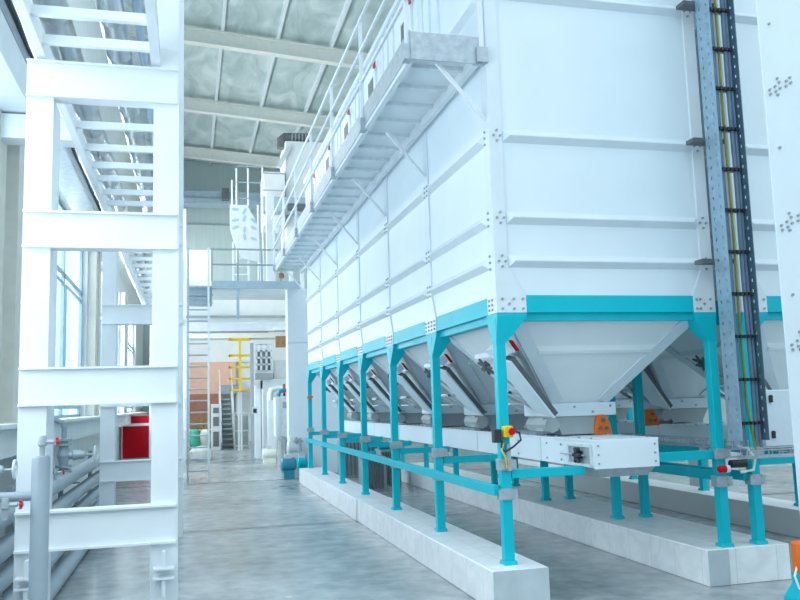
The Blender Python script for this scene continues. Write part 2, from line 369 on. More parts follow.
def storage_bin(ox, k, label, group, rich=True):
    oy = k*D
    root = thing('storage_bin', label, 'storage bin', (ox, oy, 2.3), group)
    y0 = oy+(0 if k else -.055); y1 = oy+D
    MB().box(ox-.02, ox+1.985, y0, y1, 2.443, ZT).build('bin_body', WHITE, root)
    for z0, z1 in RIBS:
        rb = MB(); vrib_side(rb, ox-.02, oy+.075, oy+D-.075, z0, z1, .05); rb.build('side_rib', WRIB, root)
    bl = MB()
    if k:
        MB().prism([(ox-.036, oy-.19, 2.298), (ox-.036, oy+.19, 2.298), (ox-.036, oy+.19, 2.44), (ox-.036, oy+.07, 2.68),
                    (ox-.036, oy+.07, ZT), (ox-.036, oy-.07, ZT), (ox-.036, oy-.07, 2.68), (ox-.036, oy-.19, 2.44)], (.04, 0, 0)).build('joint_strip', WRIB, root)
        for yy in (-.15, -.05, .05, .15):
            for zz in (2.325, 2.365, 2.405): bolt_x(bl, ox-.036, oy+yy, zz)
        for z0, z1 in RIBS:
            for yy in (-.04, .04):
                for zz in (-.05, 0, .05): bolt_x(bl, ox-.036, oy+yy, (z0+z1)/2+zz)
    else:
        for z0, z1 in RIBS:
            fr = MB(); vrib_front(fr, oy-.055, ox+.085, ox+1.88, z0, z1, .05); fr.build('front_rib', WRIB, root)
        for s, xe, fl in ((1, ox-.034, .26), (-1, ox+2.0, .215)):
            c = MB().prism([(xe, oy-.071, 2.298), (xe+s*fl, oy-.071, 2.298), (xe+s*fl, oy-.071, 2.445), (xe+s*.112, oy-.071, 2.68),
                            (xe+s*.112, oy-.071, ZT), (xe, oy-.071, ZT)], (0, .02, 0))
            c.prism([(xe, oy-.0515, 2.298), (xe, oy+.14, 2.298), (xe, oy+.14, 2.44), (xe, oy+.075, 2.62), (xe, oy+.075, ZT), (xe, oy-.0515, ZT)], (s*.02, 0, 0))
            c.build('corner_column', WRIB, root)
            for xx in (.05, .15, fl-.03):
                for zz in (2.33, 2.41): bolt_y(bl, xe+s*xx, oy-.071, zz)
            bolt_y(bl, xe+s*.11, oy-.071, 2.37)
            for z0, z1 in RIBS:
                zc = (z0+z1)/2
                for xx, zz in ((.035, 0), (.065, .045), (.065, -.045), (.095, .0)): bolt_y(bl, xe+s*xx, oy-.071, zc+zz)
                if s > 0:
                    for zz in (-.055, 0, .055): bolt_x(bl, xe, oy+.03, zc+zz)
        if True:
            for yy in (.02, .09):
                for zz in (2.33, 2.37, 2.41): bolt_x(bl, ox-.034, oy+yy, zz)
    bl.build('bolt_heads', BOLT, root)['kind'] = 'stuff'
    hopper(root, ox, oy)
    if rich:
        hy = oy+.60
        h = MB().box(ox-.05, ox-.02, hy-.26, hy+.26, 5.46, 6.07).build('hatch', WHITE, root)
        MB().box(ox-.056, ox-.049, hy-.15, hy+.15, 5.55, 5.97).build('hatch_pane', DGREY, h)
        MB().box(ox-.075, ox-.045, hy-.30, hy-.24, 6.05, 6.14).build('red_lamp', REDD, h)
        sm = MB()
        for yy in (.05, 1.2, 1.5): sm.box(ox-.04, ox-.02, oy+yy, oy+yy+.05, 4.6, ZT)
        sm.box(ox-.06, ox-.02, oy, oy+D, ZT-.08, ZT)
        sm.build('upper_panel_seam', WRIB, root)
    return root
G1, G2 = 'white silo bins along the aisle', 'white silo bins of the row behind the cable ladder'
DX = 2.30
proto = None
for k in range(NB):
    lab = ['nearest white silo bin, its whole front face and both corner columns in view',
           'second white silo bin from the camera along the aisle row, under the walkway',
           'third white silo bin from the camera along the aisle row, under the walkway',
           'fourth white silo bin from the camera along the aisle row, under the walkway',
           'fifth white silo bin from the camera along the aisle row, next to last',
           'farthest white silo bin of the aisle row, beside the tall white duct'][k]
    if k < 2: b = storage_bin(0, k, lab, G1); proto = b
    else:
        b = copy_tree(proto); b.location = (0, k*D, 2.3); b['label'] = lab
proto2 = None
for k in range(3):
    lab = ['white silo bin behind the cable ladder, its front partly cut off by the right-hand column',
           'white silo bin in the right-hand row, second from the front, showing only its shaded hopper',
           'white silo bin in the right-hand row, third from the front, showing only its shaded hopper'][k]
    if k < 2: proto2 = storage_bin(DX, k, lab, G2, rich=False)
    else:
        b = copy_tree(proto2); b.location = (DX, k*D, 2.3); b['label'] = lab

# ------------------------------------------------------------------ teal support frames
def support_frame(ox, label, nposts):
    root = thing('support_frame', label, 'support frame', (ox, 0, .3), 'teal steel frames under the silo bins')
    ye = (nposts-1)*D
    h = .041
    for xs, inn in ((0, 1), (1.966, -1)):
        for k in range(nposts):
            x, y = ox+xs, k*D
            p = MB().box(x-h, x+h, y-h, y+h, .3, 2.25).build('post', TEAL, root, bevel=.006)
            yy0 = -.071 if k == 0 else -.185
            xa, xb = (x-.034, x+(.225 if k == 0 else .165)) if inn > 0 else (x-.18, x+.034)
            MB().frustum((x-h-.002, x+h+.002, y-h-.002, y+h+.002, 2.05), (xa, xb, y+yy0, y+.185, 2.262)).box(xa, xb, y+yy0, y+.185, 2.262, 2.296).build('gusset', TEAL, p)
            MB().frustum((x-.058, x+.058, y-.058, y+.058, .3), (x-.052, x+.052, y-.052, y+.052, .33)).build('base_plate', TEAL, p, bevel=.004)
            for z in (.845, 1.078):
                c = MB()
                c.box(x-.053, x+.053, y-.053, y+.053, z-.045, z+.045)
                c.box(x-.078, x+.078, y-.066, y-.052, z-.038, z+.038)
                for sx in (-.035, .035):
                    for sz in (-.025, .025): c.tube([(x+sx, y-.06, z+sz), (x+sx, y-.074, z+sz)], .010, 6)
                c.build('clamp', GALV, p)
    for k in range(nposts):
        y = k*D
        MB().box(ox+.046, ox+.69, y-.035, y+.035, .965, 1.035).build('cross_beam', TEAL, root, bevel=.004)
        MB().box(ox+1.27, ox+1.92, y-.035, y+.035, 1.035, 1.11).build('cross_beam', TEAL, root, bevel=.004)
    for xs, s in ((-.052, -1), (2.018, 1)):
        MB().box(ox+min(xs, xs+s*.045), ox+max(xs, xs+s*.045), 0, ye, .875-.04, .875+.04).build('side_rail', TEAL, root, bevel=.004)
    # top ring beams with a recessed lower flange
    MB().box(ox-.03, ox+.10, 0, ye+.05, 2.299, 2.442).box(ox+.01, ox+.10, .05, ye, 2.235, 2.299).build('top_beam', TEAL, root)
    MB().box(ox+1.866, ox+1.996, 0, ye+.05, 2.299, 2.442).box(ox+1.866, ox+1.95, .05, ye, 2.235, 2.299).build('top_beam', TEAL, root)
    MB().box(ox-.03, ox+1.996, -.068, .06, 2.299, 2.442).box(ox+.05, ox+1.92, -.03, .06, 2.235, 2.299).build('top_beam', TEAL, root)
    for k in range(1, nposts): MB().box(ox+.1, ox+1.866, k*D-.05, k*D+.05, 2.24, 2.30).build('top_beam', TEAL, root)
    return root
fr1 = support_frame(0, 'teal steel support frame under the aisle row of bins, seven posts along the aisle', NB+1)
fr2 = support_frame(DX, 'teal steel support frame under the right-hand row of bins, behind the cable ladder', 4)

# ------------------------------------------------------------------ trough conveyors
def conveyor(ox, ye, label):
    x0, x1, y0 = ox+.70, ox+1.27, -.185
    root = thing('trough_conveyor', label, 'conveyor', (ox+.985, y0, 1.02), 'covered trough conveyors under the hoppers')
    MB().box(x0, x1, y0, ye, 1.022, 1.235).build('casing', WHITE, root, bevel=.004)
    lid = MB().box(x0-.012, x1+.012, y0-.01, ye, 1.235, 1.25)
    lid.build('lid', WHITE, root)
    bl = MB(); y = y0+.1
    while y < ye-.1:
        for xx in (x0+.03, x1-.03): bl.tube([(xx, y, 1.25), (xx, y, 1.262)], .012, 6)
        y += .22
    for yy in (.42, .72, 1.4):
        for zz in (1.06, 1.19): bl.tube([(x0, yy, zz), (x0-.01, yy, zz)], .009, 6)
    for xx in (x0+.03, x1-.03):
        for zz in (1.06, 1.13, 1.2): bl.tube([(xx, y0-.012, zz), (xx, y0-.022, zz)], .009, 6)
    bl.build('cover_screws', BOLT, root)
    MB().box(x0-.004, x1+.004, y0-.014, y0, 1.018, 1.24).build('end_cover', WHITE, root)
    MB().frustum((x0+.07, x1-.07, y0+.06, y0+.55, .945), (x0+.02, x1-.02, y0+.0, y0+.62, 1.02)).build('discharge_lip', GALV, root)
    sm = MB()
    for yy in (.85, 2.6, 4.4, 6.2, 8.0): sm.box(x0-.006, x0, yy, yy+.03, 1.03, 1.235)
    sm.build('casing_seam', WRIB, root)
    w = MB(); ya, yb, za, zb = y0+.03, y0+.44, 1.042, 1.20     # take-up slot with hand wheel
    for z in (za, zb): w.box(x0-.02, x0, ya, yb, z-.012, z+.012)
    for yy in (ya, yb): w.box(x0-.02, x0, yy-.012, yy+.012, za, zb)
    wf = w.build('slot_frame', GALVW, root)
    MB().box(x0-.004, x0, ya+.012, yb-.012, za+.012, zb-.012).build('slot_back', MGREY, wf)
    MB().tube([(x0-.03, ya+.08, 1.12), (x0-.03, yb+.12, 1.12)], .008, 8).build('tension_screw', GALV, wf)
    kb = MB().tube([(x0-.0, ya+.19, 1.12), (x0-.06, ya+.19, 1.12)], .035, 12)
    for i in range(6):
        t = math.pi*i/3; kb.tube([(x0-.045, ya+.19+.02*math.cos(t), 1.12+.02*math.sin(t)), (x0-.045, ya+.19+.065*math.cos(t), 1.12+.065*math.sin(t))], [.02, .016], 8)
    kb.build('hand_knob', DARK, wf)
    return root
conveyor(0, 10.9, 'long white covered trough conveyor under the aisle hoppers, with a dark hand knob')
conveyor(DX, 6.0, 'shaded covered trough conveyor under the right-hand row of hoppers')
def guard(x, y, label):
    root = thing('orange_guard', label, 'machine guard', (x, y, 1.25), 'orange guards beside the conveyors')
    MB().prism([(x-.09, y, 1.252), (x+.09, y, 1.252), (x+.07, y, 1.36), (x+.02, y, 1.43), (x-.05, y, 1.43), (x-.08, y, 1.34)], (0, .16, 0)).build('cover', ORANGE, root, bevel=.008)
    m = MB()
    for a in (-.03, .03):
        m.tube([(x+a, y-.0, 1.31), (x+a, y-.012, 1.31)], .018, 10)
    m.tube([(x, y, 1.38), (x, y-.012, 1.38)], .018, 10)
    m.build('screw_cap', DGREY, root)
guard(1.21, .60, 'orange guard on the white conveyor under the nearest hopper outlet')
guard(2.62, 2.1, 'orange guard between the posts behind the white conveyor end')
for k in range(1, 4):
    pass

# ------------------------------------------------------------------ walkway along the bins
WX0, WX1, WY0, WY1, WZ = -.69, -.075, -.06, 11.35, 4.42
wk = thing('walkway', 'galvanised steel walkway with railing high along the aisle side of the white bins', 'walkway', (-.4, 5, WZ))
MB().box(WX0+.03, WX1, WY0, WY1, WZ+.085, WZ+.11).build('deck', WSTEEL, wk)
for x in (WX0, WX1-.05): MB().box(x, x+.05, WY0, WY1, WZ, WZ+.085).build('stringer', WSTEEL, wk)
MB().box(WX0-.008, WX0+.004, WY0, WY1, WZ+.04, WZ+.24).build('toe_board', GALV, wk)
MB().box(WX0, WX1, WY0-.012, WY0, WZ+.02, WZ+.22).box(WX0, WX1, WY0-.02, WY0-.005, WZ-.02, WZ+.06).build('toe_board', GALV, wk)
y = WY0+.34
while y < WY1:
    MB().box(WX0+.04, WX1-.04, y-.025, y+.025, WZ+.05, WZ+.085).build('cross_bar', GALVW, wk); y += .46
MB().box(WX0+.05, WX1-.05, WY0, WY0+.04, WZ, WZ+.085).build('cross_bar', WSTEEL, wk)
for k in range(7):
    yy = max(k*D-.02, .0)
    MB().bar((WX0+.24, yy, WZ-.005), (-.035, yy, WZ-.48), .028, .028).build('brace', WSTEEL, wk)
    p = MB().box(WX0-.035, WX0+.0, yy-.04 if k == 0 else yy-.02, yy+.0 if k == 0 else yy+.02, WZ, WZ+1.22).build('rail_post', WSTEEL, wk)
    MB().box(WX0-.05, WX0+.02, yy-.055, yy+.05, WZ-.01, WZ+.12).build('post_shoe', GALV, p)
for z in (.52, .86, 1.20): MB().tube([(WX0-.02, WY0, WZ+z), (WX0-.02, WY1, WZ+z)], .019, 8).build('rail', GALVW, wk)
p = MB().box(WX1-.02, WX1+.02, WY0-.03, WY0+.01, WZ+.05, WZ+1.22).build('rail_post', WSTEEL, wk)
MB().box(WX1-.05, WX1+.05, WY0-.05, WY0+.05, WZ-.01, WZ+.12).build('post_shoe', GALV, p)
for z in (.62, 1.20): MB().tube([(WX0, WY0-.02, WZ+z), (WX1, WY0-.02, WZ+z)], .019, 8).build('rail', WSTEEL, wk)

# ------------------------------------------------------------------ vertical cable ladder
cl = thing('cable_ladder', 'tall blue-grey vertical cable ladder with perforated sides in front of the bin gap', 'cable ladder', (2.0, -.3, 1.2))
TX0, TX1, TY0, TY1 = 1.912, 2.165, -.42, -.235
def slotted(x, y0, y1, cols, lip):
    m = MB(); z0, z1 = 1.2, 6.5; w = .016; t = .003
    edges = [y0]+[v for c in cols for v in (c-w/2, c+w/2)]+[y1]
    for a, b in zip(edges[::2], edges[1::2]): m.box(x-t, x+t, a, b, z0, z1)
    for c in cols:
        z = z0
        while z < z1-.01:
            m.box(x-t, x+t, c-w/2, c+w/2, z, min(z+.062, z1)); z += .09
    m.box(min(x, x+lip), max(x, x+lip), y1, y1+.004, z0, z1)
    return m
slotted(TX0, TY0, TY1, (TY0+.045, TY1-.05), .02).build('side_rail', TRAY, cl)
slotted(TX1, TY0, TY0+.13, (TY0+.05,), -.02).build('side_rail', TRAY_SHADED, cl)
z = 1.34
while z < 6.3:
    r = MB().box(TX0, TX1, TY0+.10, TY0+.125, z-.012, z+.012).build('rung', TRAY, cl)
    c = MB()
    for i in range(5): c.box(TX0+.05+i*.04, TX0+.075+i*.04, TY0+.045, TY0+.10, z-.012, z+.014)
    c.box(TX0+.05, TX1-.02, TY0+.06, TY0+.07, z-.006, z+.006)
    c.build('cable_tie', DARK, r)
    z += .36
for z in (2.72, 3.79, 5.05): MB().box(TX0-.12, TX0+.2, TY1+.0, -.12, z-.015, z+.02).build('wall_bracket', DGREY, cl)
CG = 'cables on the vertical cable ladder'
for i, (x, r, m, lab) in enumerate(((1.975, .016, CABLE, 'blue-grey cable leftmost on the vertical ladder'), (2.00, .010, CABLE, 'thin blue-grey cable second from left on the vertical ladder'),
                      (2.040, .011, CABY, 'yellow-green earth cable running down the vertical ladder'), (2.105, .018, CABLE, 'thick blue-grey cable right of the yellow-green cable'),
                      (2.140, .016, CABLE, 'thick blue-grey cable against the right side of the ladder'))):
    pts = [(x+.004*math.sin(j*1.3+i), TY0+.10-r, 6.4-j*.35) for j in range(16)]
    if m is CABY: pts = pts[:-1]+[(x+.02, TY0+.08, 1.3), (x+.05, TY0+.08, 1.12)]
    tag(MB().tube(pts, r, 8).build('cable', m), lab, 'cable', CG)
# horizontal wire trays at the foot of the ladder
def wire_tray(p, q, w, label):
    p, q = Vector(p), Vector(q); d = (q-p); L = d.length; d.normalize(); r = d.cross(Vector((0, 0, 1))).normalized()
    m = MB()
    for s in (-.5, -.25, 0, .25, .5):
        m.tube([p+r*w*s, q+r*w*s], .006, 6)
    for s in (-.5, .5): m.tube([p+r*w*s+Vector((0, 0, .06)), q+r*w*s+Vector((0, 0, .06))], .006, 6)
    n = int(L/.1)
    for i in range(n+1):
        c = p+d*(L*i/n); m.tube([c-r*w/2+Vector((0, 0, .06)), c-r*w/2, c+r*w/2, c+r*w/2+Vector((0, 0, .06))], .005, 6)
    return tag(m.build('wire_tray', GALV), label, 'cable tray')
wire_tray((2.12, -.10, 1.12), (2.12, 6, 1.12), .16, 'wire mesh cable tray running back between the two bin rows at knee height')
wire_tray((1.95, -.30, 1.06), (3.6, -.30, 1.06), .22, 'wire mesh cable tray passing beneath the pale control cabinet')

# control cabinet
cb = thing('control_cabinet', 'pale blue-white control cabinet with two black latches, right of the cable ladder', 'control cabinet', (2.68, .05, 1.1))
MB().box(2.405, 2.99, -.03, .24, 1.115, 1.61).build('body', CABB, cb, bevel=.006)
dr = MB().box(2.41, 2.985, -.055, -.032, 1.12, 1.605).build('door', CABB, cb, bevel=.006)
for z in (1.53, 1.22):
    l = MB().box(2.475, 2.505, -.072, -.055, z-.03, z+.015); l.tube([(2.490, -.075, z+.02), (2.490, -.055, z+.02)], .016, 10); l.build('latch', DARK, dr)
lg = MB().box(2.48, 2.97, -.0, .2, 1.075, 1.115); lg.build('plinth_frame', DGREY, cb)
for xx in (2.86,): MB().box(xx, xx+.07, .05, .12, .3 if False else 0, 1.075).build('leg', TEAL, cb)
pr = MB().box(4.72, 5.2, 4.2, 4.7, 0, .75).build('concrete_pier', LGREY, bevel=.01); tag(pr, 'short pale concrete pier on the floor beneath the control cabinet in view', 'pier')

# emergency stop station on the nearest post
es = thing('emergency_stop_station', 'yellow emergency stop box with red button on the nearest teal post', 'emergency stop', (-.01, -.06, 1.3))
MB().box(-.112, -.050, -.10, -.03, 1.255, 1.36).build('switch_box', DARK, es, bevel=.006)
MB().box(-.035, .045, -.115, -.05, 1.295, 1.385).build('yellow_box', YELLOW, es, bevel=.008)
MB().tube([(.02, -.115, 1.342), (.02, -.145, 1.342), (.02, -.155, 1.342)], [.016, .03, .024], 14).build('button', RED, es)
MB().tube([(.055, -.09, 1.34), (.10, -.10, 1.33), (.11, -.1, 1.27), (.05, -.09, 1.22), (-.02, -.08, 1.18), (-.05, -.08, 1.22), (-.04, -.08, 1.27)], .008, 8).build('cord', DARK, es)
MB().tube([(-.03, -.075, 1.25), (-.05, -.085, 1.19), (-.02, -.085, 1.14), (-.01, -.075, 1.05)], .007, 8).build('cord', YELLOW, es)
MB().box(-.0, .03, -.075, -.05, 1.03, 1.24).build('conduit', GALV, es)
# signal horn on the right front post
sh = thing('signal_lamp', 'small red lamp in a white socket on the right front teal post', 'signal lamp', (1.93, -.1, .96))
MB().tube([(1.955, -.10, .955), (1.99, -.10, .955)], .032, 14).box(1.96, 1.985, -.10, -.05, .935, .975).build('socket', WHITE, sh)
MB().tube([(1.955, -.10, .955), (1.90, -.10, .955), (1.885, -.10, .955)], [.032, .032, .02], 14).build('lens', RED, sh)
tag(MB().tube([(2.02, -.2, 1.15), (2.10, -.22, 1.13), (2.15, -.24, 1.04), (2.12, -.25, .95), (2.03, -.2, .93)], .011, 8).build('cable_loop', CABW), 'looped white cable beside the red lamp on the right front post', 'cable')
tag(MB().tube([(2.03, -.07, .99), (2.18, -.07, .99)], .034, 14).build('black_canister', DARK), 'small black canister beside the white cable loop', 'canister')
# flag light on the farthest post
tag(MB().box(-.06, .0, 6*D-.075, 6*D-.05, 1.72, 1.78).box(-.01, .06, 6*D-.08, 6*D-.05, 1.735, 1.775).build('orange_tag', ORANGE), 'small orange switch on the farthest aisle-side teal post', 'switch')

# ------------------------------------------------------------------ bolted column at the right edge
rc = thing('machine_column', 'white bolted machine column on a teal foot at the right edge', 'column', (2.1, -1.2, 0))
cx0 = 1.765
MB().box(cx0, cx0+.5, -1.2, -1.185, .5, 6.6).box(cx0+.25, cx0+.5, -1.185, -.95, .5, 6.6).build('column_casing', WHITE, rc, bevel=.004)
B0 = MB(); bolt_y(B0, cx0, -1.2, 0); B0 = B0.build('bolt', BOLT, rc); bpts = []
for zc in (2.84, 3.89, 1.95, 5.0):
    for xx, zz in ((.05, -.055), (.045, -.02), (.10, -.03), (.095, .01), (.135, .045), (.14, .0), (.115, -.055), (.12, .075), (.20, .06), (.195, .02), (.235, .09), (.24, .05)): bpts.append((xx, zc+zz))
for zz in (3.42, 2.3, 4.4): bpts.append((.09, zz))
for i, (xx, zz) in enumerate(bpts):
    o = B0 if i == 0 else B0.copy()
    if i: COL.objects.link(o); o.parent = rc
    o.location = (xx, 0, zz)

MB().box(cx0-.04, cx0+.4, -1.2, -1.1, .24, .5).frustum((cx0-.11, cx0+.5, -1.24, -1.06, 0), (cx0-.10, cx0+.5, -1.23, -1.07, .14)).frustum((cx0-.10, cx0+.5, -1.23, -1.07, .14), (cx0-.04, cx0+.4, -1.2, -1.1, .24)).build('foot', TEAL, rc, bevel=.006)
ob = thing('orange_junction_box', 'orange box on the teal foot of the right-edge column', 'junction box', (1.87, -1.25, .45))
MB().box(cx0-.12, cx0+.25, -1.29, -1.2, .33, .55).build('housing', ORANGE, ob, bevel=.02)
MB().tube([(cx0-.02, -1.29, .44), (cx0-.02, -1.30, .44)], .06, 14).build('yellow_cap', YELLOW, ob)
MB().tube([(cx0-.10, -1.25, .40), (cx0-.15, -1.27, .32), (cx0-.13, -1.28, .24), (cx0-.05, -1.29, .18), (cx0+.06, -1.30, .14)], .008, 8).build('cord', CABW, ob)

# ------------------------------------------------------------------ white steel gantry, left
gt = thing('steel_gantry', 'white steel gantry of ladder-like upright frames along the left wall', 'gantry', (-3.0, 4, 0))
GX0, GX1, CW, CDp = -3.525, -2.53, .172, .40
LEV = [(.725, .975), (1.64, 1.89), (2.68, 2.93), (3.715, 3.97)]
def hcol(x0, x1, y0, y1, z0, z1):
    m = MB(); m.box(x0, x1, y0, y0+.016, z0, z1); m.box(x0, x1, y1-.016, y1, z0, z1)
    xc = (x0+x1)/2; m.box(xc-.05, xc+.05, y0+.016, y1-.016, z0, z1); return m
for fi, fy in enumerate((-.55, 4.65, 18.2)):
    for ci, (x0, x1, zt) in enumerate(((GX0, GX0+CW, 3.72 if fi == 0 else 4.0), (GX1-CW, GX1, 7.4))):
        m = MB().box(x0, x1, fy, fy+.016, 0, zt).box(x0, x1, fy+.30, fy+.316, 0, zt)
        xi = x1 if ci == 0 else x0
        s = -1 if ci == 0 else 1
        m.box(min(xi, xi+s*.07), max(xi, xi+s*.07), fy+.016, fy+.30, 0, zt)
        c = m.build('column', WSTEEL, gt)
        if fi == 0:
            xm = (x0+x1)/2
            lug = MB()
            for zz, dz in ((.575, 1), (.515, -1)):
                lug.box(x0+.02, x1-.02, fy-.10, fy, zz-.006, zz+.006)
                lug.box(xm-.012, xm+.012, fy-.09, fy, min(zz, zz+dz*.11), max(zz, zz+dz*.11))
            lug.build('lug', WSTEEL, c)
    for z0, z1 in LEV:
        xa = GX0 if fi == 0 else GX0+.002
        b = MB().box(xa, GX1-.012, fy-.035, fy+.10, z0, z0+.014).box(xa, GX1-.012, fy-.035, fy+.10, z1-.014, z1)
        b.box(xa, GX1-.012, fy-.004, fy+.012, z0+.014, z1-.014)
        b.build('cross_girder', WSTEEL, gt)
for x in (GX0+.09, GX1-.16): MB().box(x-.03, x+.03, -2.6, 18.5, 3.99, 4.13).build('stringer', WSTEEL, gt)
for i, y in enumerate([-1.12, -.70, 1.02, 1.66, 2.25, 2.75, 3.33, 3.86, 4.45, 5.1, 5.7, 6.3, 7.0, 7.7, 8.4, 9.1, 9.9, 10.7, 11.5, 12.3, 13.1, 13.9, 14.8, 15.7, 16.6, 17.5]):
    MB().box(GX0+.06, GX1-.13, y-.022, y+.022, 4.03, 4.09).build('rung', WSTEEL, gt)
# ------------------------------------------------------------------ pipes along the left wall
PGR = 'grey pipes along the left wall'
def pipe(x, z, r, y0, y1, label):
    tag(MB().tube([(x, y0, z), (x, y1, z)], r, 18).build('pipe', PIPE), label, 'pipe', PGR)
pipe(-3.78, .86, .085, -1.5, 7.9, 'grey pipe along the left wall, topmost of the run behind the gantry')
pipe(-3.76, .63, .075, -1.5, 7.6, 'grey pipe along the left wall, second from the top')
pipe(-3.76, .42, .07, -1.5, 7.3, 'grey pipe along the left wall, third from the top')
pipe(-3.72, .24, .07, -1.5, 6.6, 'grey pipe along the left wall, fourth from the top, close to the floor')
pipe(-3.62, .085, .075, .5, 6.0, 'grey pipe lying lowest on the floor by the left wall')
for i, y in enumerate((1.3, 4.2, 7.2)):
    r = thing('pipe_stand', ['dark steel pipe stand by the left wall, nearest the camera', 'dark steel pipe stand by the left wall, middle one', 'dark steel pipe stand at the far pipe ends by the left wall'][i], 'pipe stand', (-3.9, y, 0), 'pipe stands by the left wall')
    MB().box(-3.93, -3.88, y-.03, y+.03, 0, 1.0).build('upright', SGREY, r)
    a = MB()
    for z in (.77, .545, .34, .16): a.box(-3.9, -3.70, y-.02, y+.02, z-.012, z+.008)
    a.build('arm', SGREY, r)
def gate_valve(x, y, z, label, s=1.0):
    r = thing('gate_valve', label, 'valve', (x, y, z), 'valves on the pipes')
    b = MB()
    for zz in (-.17, -.12, .12, .17): b.tube([(x, y, z+zz*s-.014*s), (x, y, z+zz*s+.014*s)], .085*s, 16)
    b.tube([(x, y, z-.17*s), (x, y, z-.08*s), (x, y, z), (x, y, z+.08*s), (x, y, z+.17*s)], [.045*s, .05*s, .075*s, .05*s, .045*s], 16)
    b.build('body', PIPE, r)
    MB().tube([(x, y, z), (x+.09*s, y-.0, z+.0), (x+.10*s, y, z), (x+.22*s, y, z), (x+.23*s, y, z)], [.05*s, .045*s, .06*s, .04*s, .02*s], 12).build('bonnet', GALV, r)
    st = MB().tube([(x+.22*s, y, z), (x+.34*s, y, z)], .012*s, 8); st.build('stem', GALV, r)
    w = MB(); pts = [(x+.33*s, y+.085*s*math.cos(t), z+.085*s*math.sin(t)) for t in [2*math.pi*k/20 for k in range(21)]]
    w.tube(pts, .013*s, 8, caps=False)
    for k in range(2):
        t = math.pi*k/2+.3; w.bar((x+.33*s, y-.08*s*math.cos(t), z-.08*s*math.sin(t)), (x+.33*s, y+.08*s*math.cos(t), z+.08*s*math.sin(t)), .012*s, .012*s)
    w.build('handwheel', LGREY, r)
    return r
v1 = gate_valve(-3.80, 3.6, 1.12, 'flanged grey gate valve on the topmost wall pipe, seen through the gantry frame')
MB().tube([(-3.80, 3.6, 1.29), (-3.80, 3.6, 1.42), (-3.82, 3.58, 1.48), (-3.88, 3.55, 1.51), (-3.96, 3.5, 1.51), (-4.02, 3.48, 1.47)], .03, 12).build('bent_inlet', PIPE, v1)
def tap(x, y, z, label, dx=1):
    r = thing('drain_tap', label, 'tap', (x, y, z), 'small red handled taps')
    MB().tube([(x, y, z), (x, y, z+.05), (x, y, z+.06), (x, y, z+.11)], [.014, .016, .024, .018], 10).tube([(x, y, z+.075), (x+dx*.06, y, z+.075)], .012, 8).build('body', GALV, r)
    w = MB(); c = Vector((x+dx*.075, y, z+.075))
    for k in range(3):
        t = math.pi*k/3; w.bar(c-Vector((0, math.cos(t), math.sin(t)))*.026, c+Vector((0, math.cos(t), math.sin(t)))*.026, .009, .012, (1, 0, 0))
    w.tube([c-Vector((.006, 0, 0)), c+Vector((.012, 0, 0))], .014, 8)
    w.build('handle', REDD, r)
    return r
sp = thing('standpipe', 'thick grey upright standpipe in front of the left gantry column', 'standpipe', (-3.23, -1.5, 0))
MB().tube([(-3.23, -1.5, 0), (-3.23, -1.5, 1.355), (-3.23, -1.5, 1.368)], [.047, .047, .04], 24).build('pipe_body', PIPE, sp)
MB().tube([(-3.23, -1.5, 1.16), (-3.75, -1.5, 1.16)], .026, 14).build('branch', PIPE, sp)
MB().tube([(-3.23, -1.5, 0), (-3.23, -1.5, .02)], .09, 20).build('base_flange', PIPE, sp)
tap(-3.225, -1.5, 1.366, 'small red handled tap on top of the thick standpipe')
tap(-3.39, -1.56, 1.05, 'small red handled tap under the standpipe branch at the left edge', 1)
gate_valve(-3.55, -1.45, 1.30, 'grey gate valve with handwheel on the standpipe branch at the left edge', .55)
tap(-3.74, 2.6, .93, 'small red handled tap beneath the flanged gate valve')

# ducts and trays high on the left
DG = 'insulated ducts high along the left wall'
def duct(x, z, r, m, label, nm='insulated_duct', cat='duct'):
    pts = []; rs = []; y = -2.0
    while y < 24:
        pts += [(x, y, z), (x, y+.9, z), (x, y+.92, z), (x, y+.98, z)]; rs += [r, r, r*1.05, r*1.05]; y += 1.0
    tag(MB().tube(pts, rs, 18).build(nm, m), label, cat, DG)
duct(-3.92, 6.0, .17, FOIL, 'silver insulated duct high on the left, closest to the wall')
duct(-3.30, 6.0, .15, FOIL, 'silver insulated duct high on the left, above the gantry rungs')
duct(-3.02, 6.0, .05, BLUEP, 'slim blue pipe high on the left beside the silver ducts', 'blue_pipe', 'pipe')
tr = thing('wall_cable_tray', 'pale steel cable tray with black cables high at the left edge', 'cable tray', (-4.2, 3, 5.0))
MB().box(-4.4, -4.02, -3, 12, 5.02, 5.05).box(-4.03, -4.01, -3, 12, 5.02, 5.14).build('tray', GALV, tr)
for i in range(4):
    pts = [(-4.0+.012*math.sin(j*.9+i)-.02*i, -3+j*.5, 5.17+.03*i+.02*math.sin(j*1.7+i*2)) for j in range(26)]
    tag(MB().tube(pts, .02, 6).build('black_cable', DARK), 'black cable lying in the wall tray at the upper left edge', 'cable', 'black cables in the wall tray')
rw = MB().box(-4.45, -4.0, -3, 3.2, 4.62, 4.98)
tag(rw.build('wall_beam', WSTEEL), 'white beam under the wall cable tray at the upper left edge', 'beam')
tag(MB().box(-4.45, -3.55, 2.4, 2.65, 4.35, 4.6).build('bracket_beam', WSTEEL), 'short white bracket beam reaching out from the left wall', 'beam')

# ------------------------------------------------------------------ far end of the hall
def fbox(name, px, Y, dep, m, parent=None, bevel=0):
    x0, x1, z0, z1 = rect(*px, Y)
    return MB().box(x0, x1, Y, Y+dep, z0, z1).build(name, m, parent, bevel)
def fthing(name, label, cat, px, py, Y, group=None):
    p = at(px, py, Y); return thing(name, label, cat, (p.x, Y, max(p.z, 0)), group)
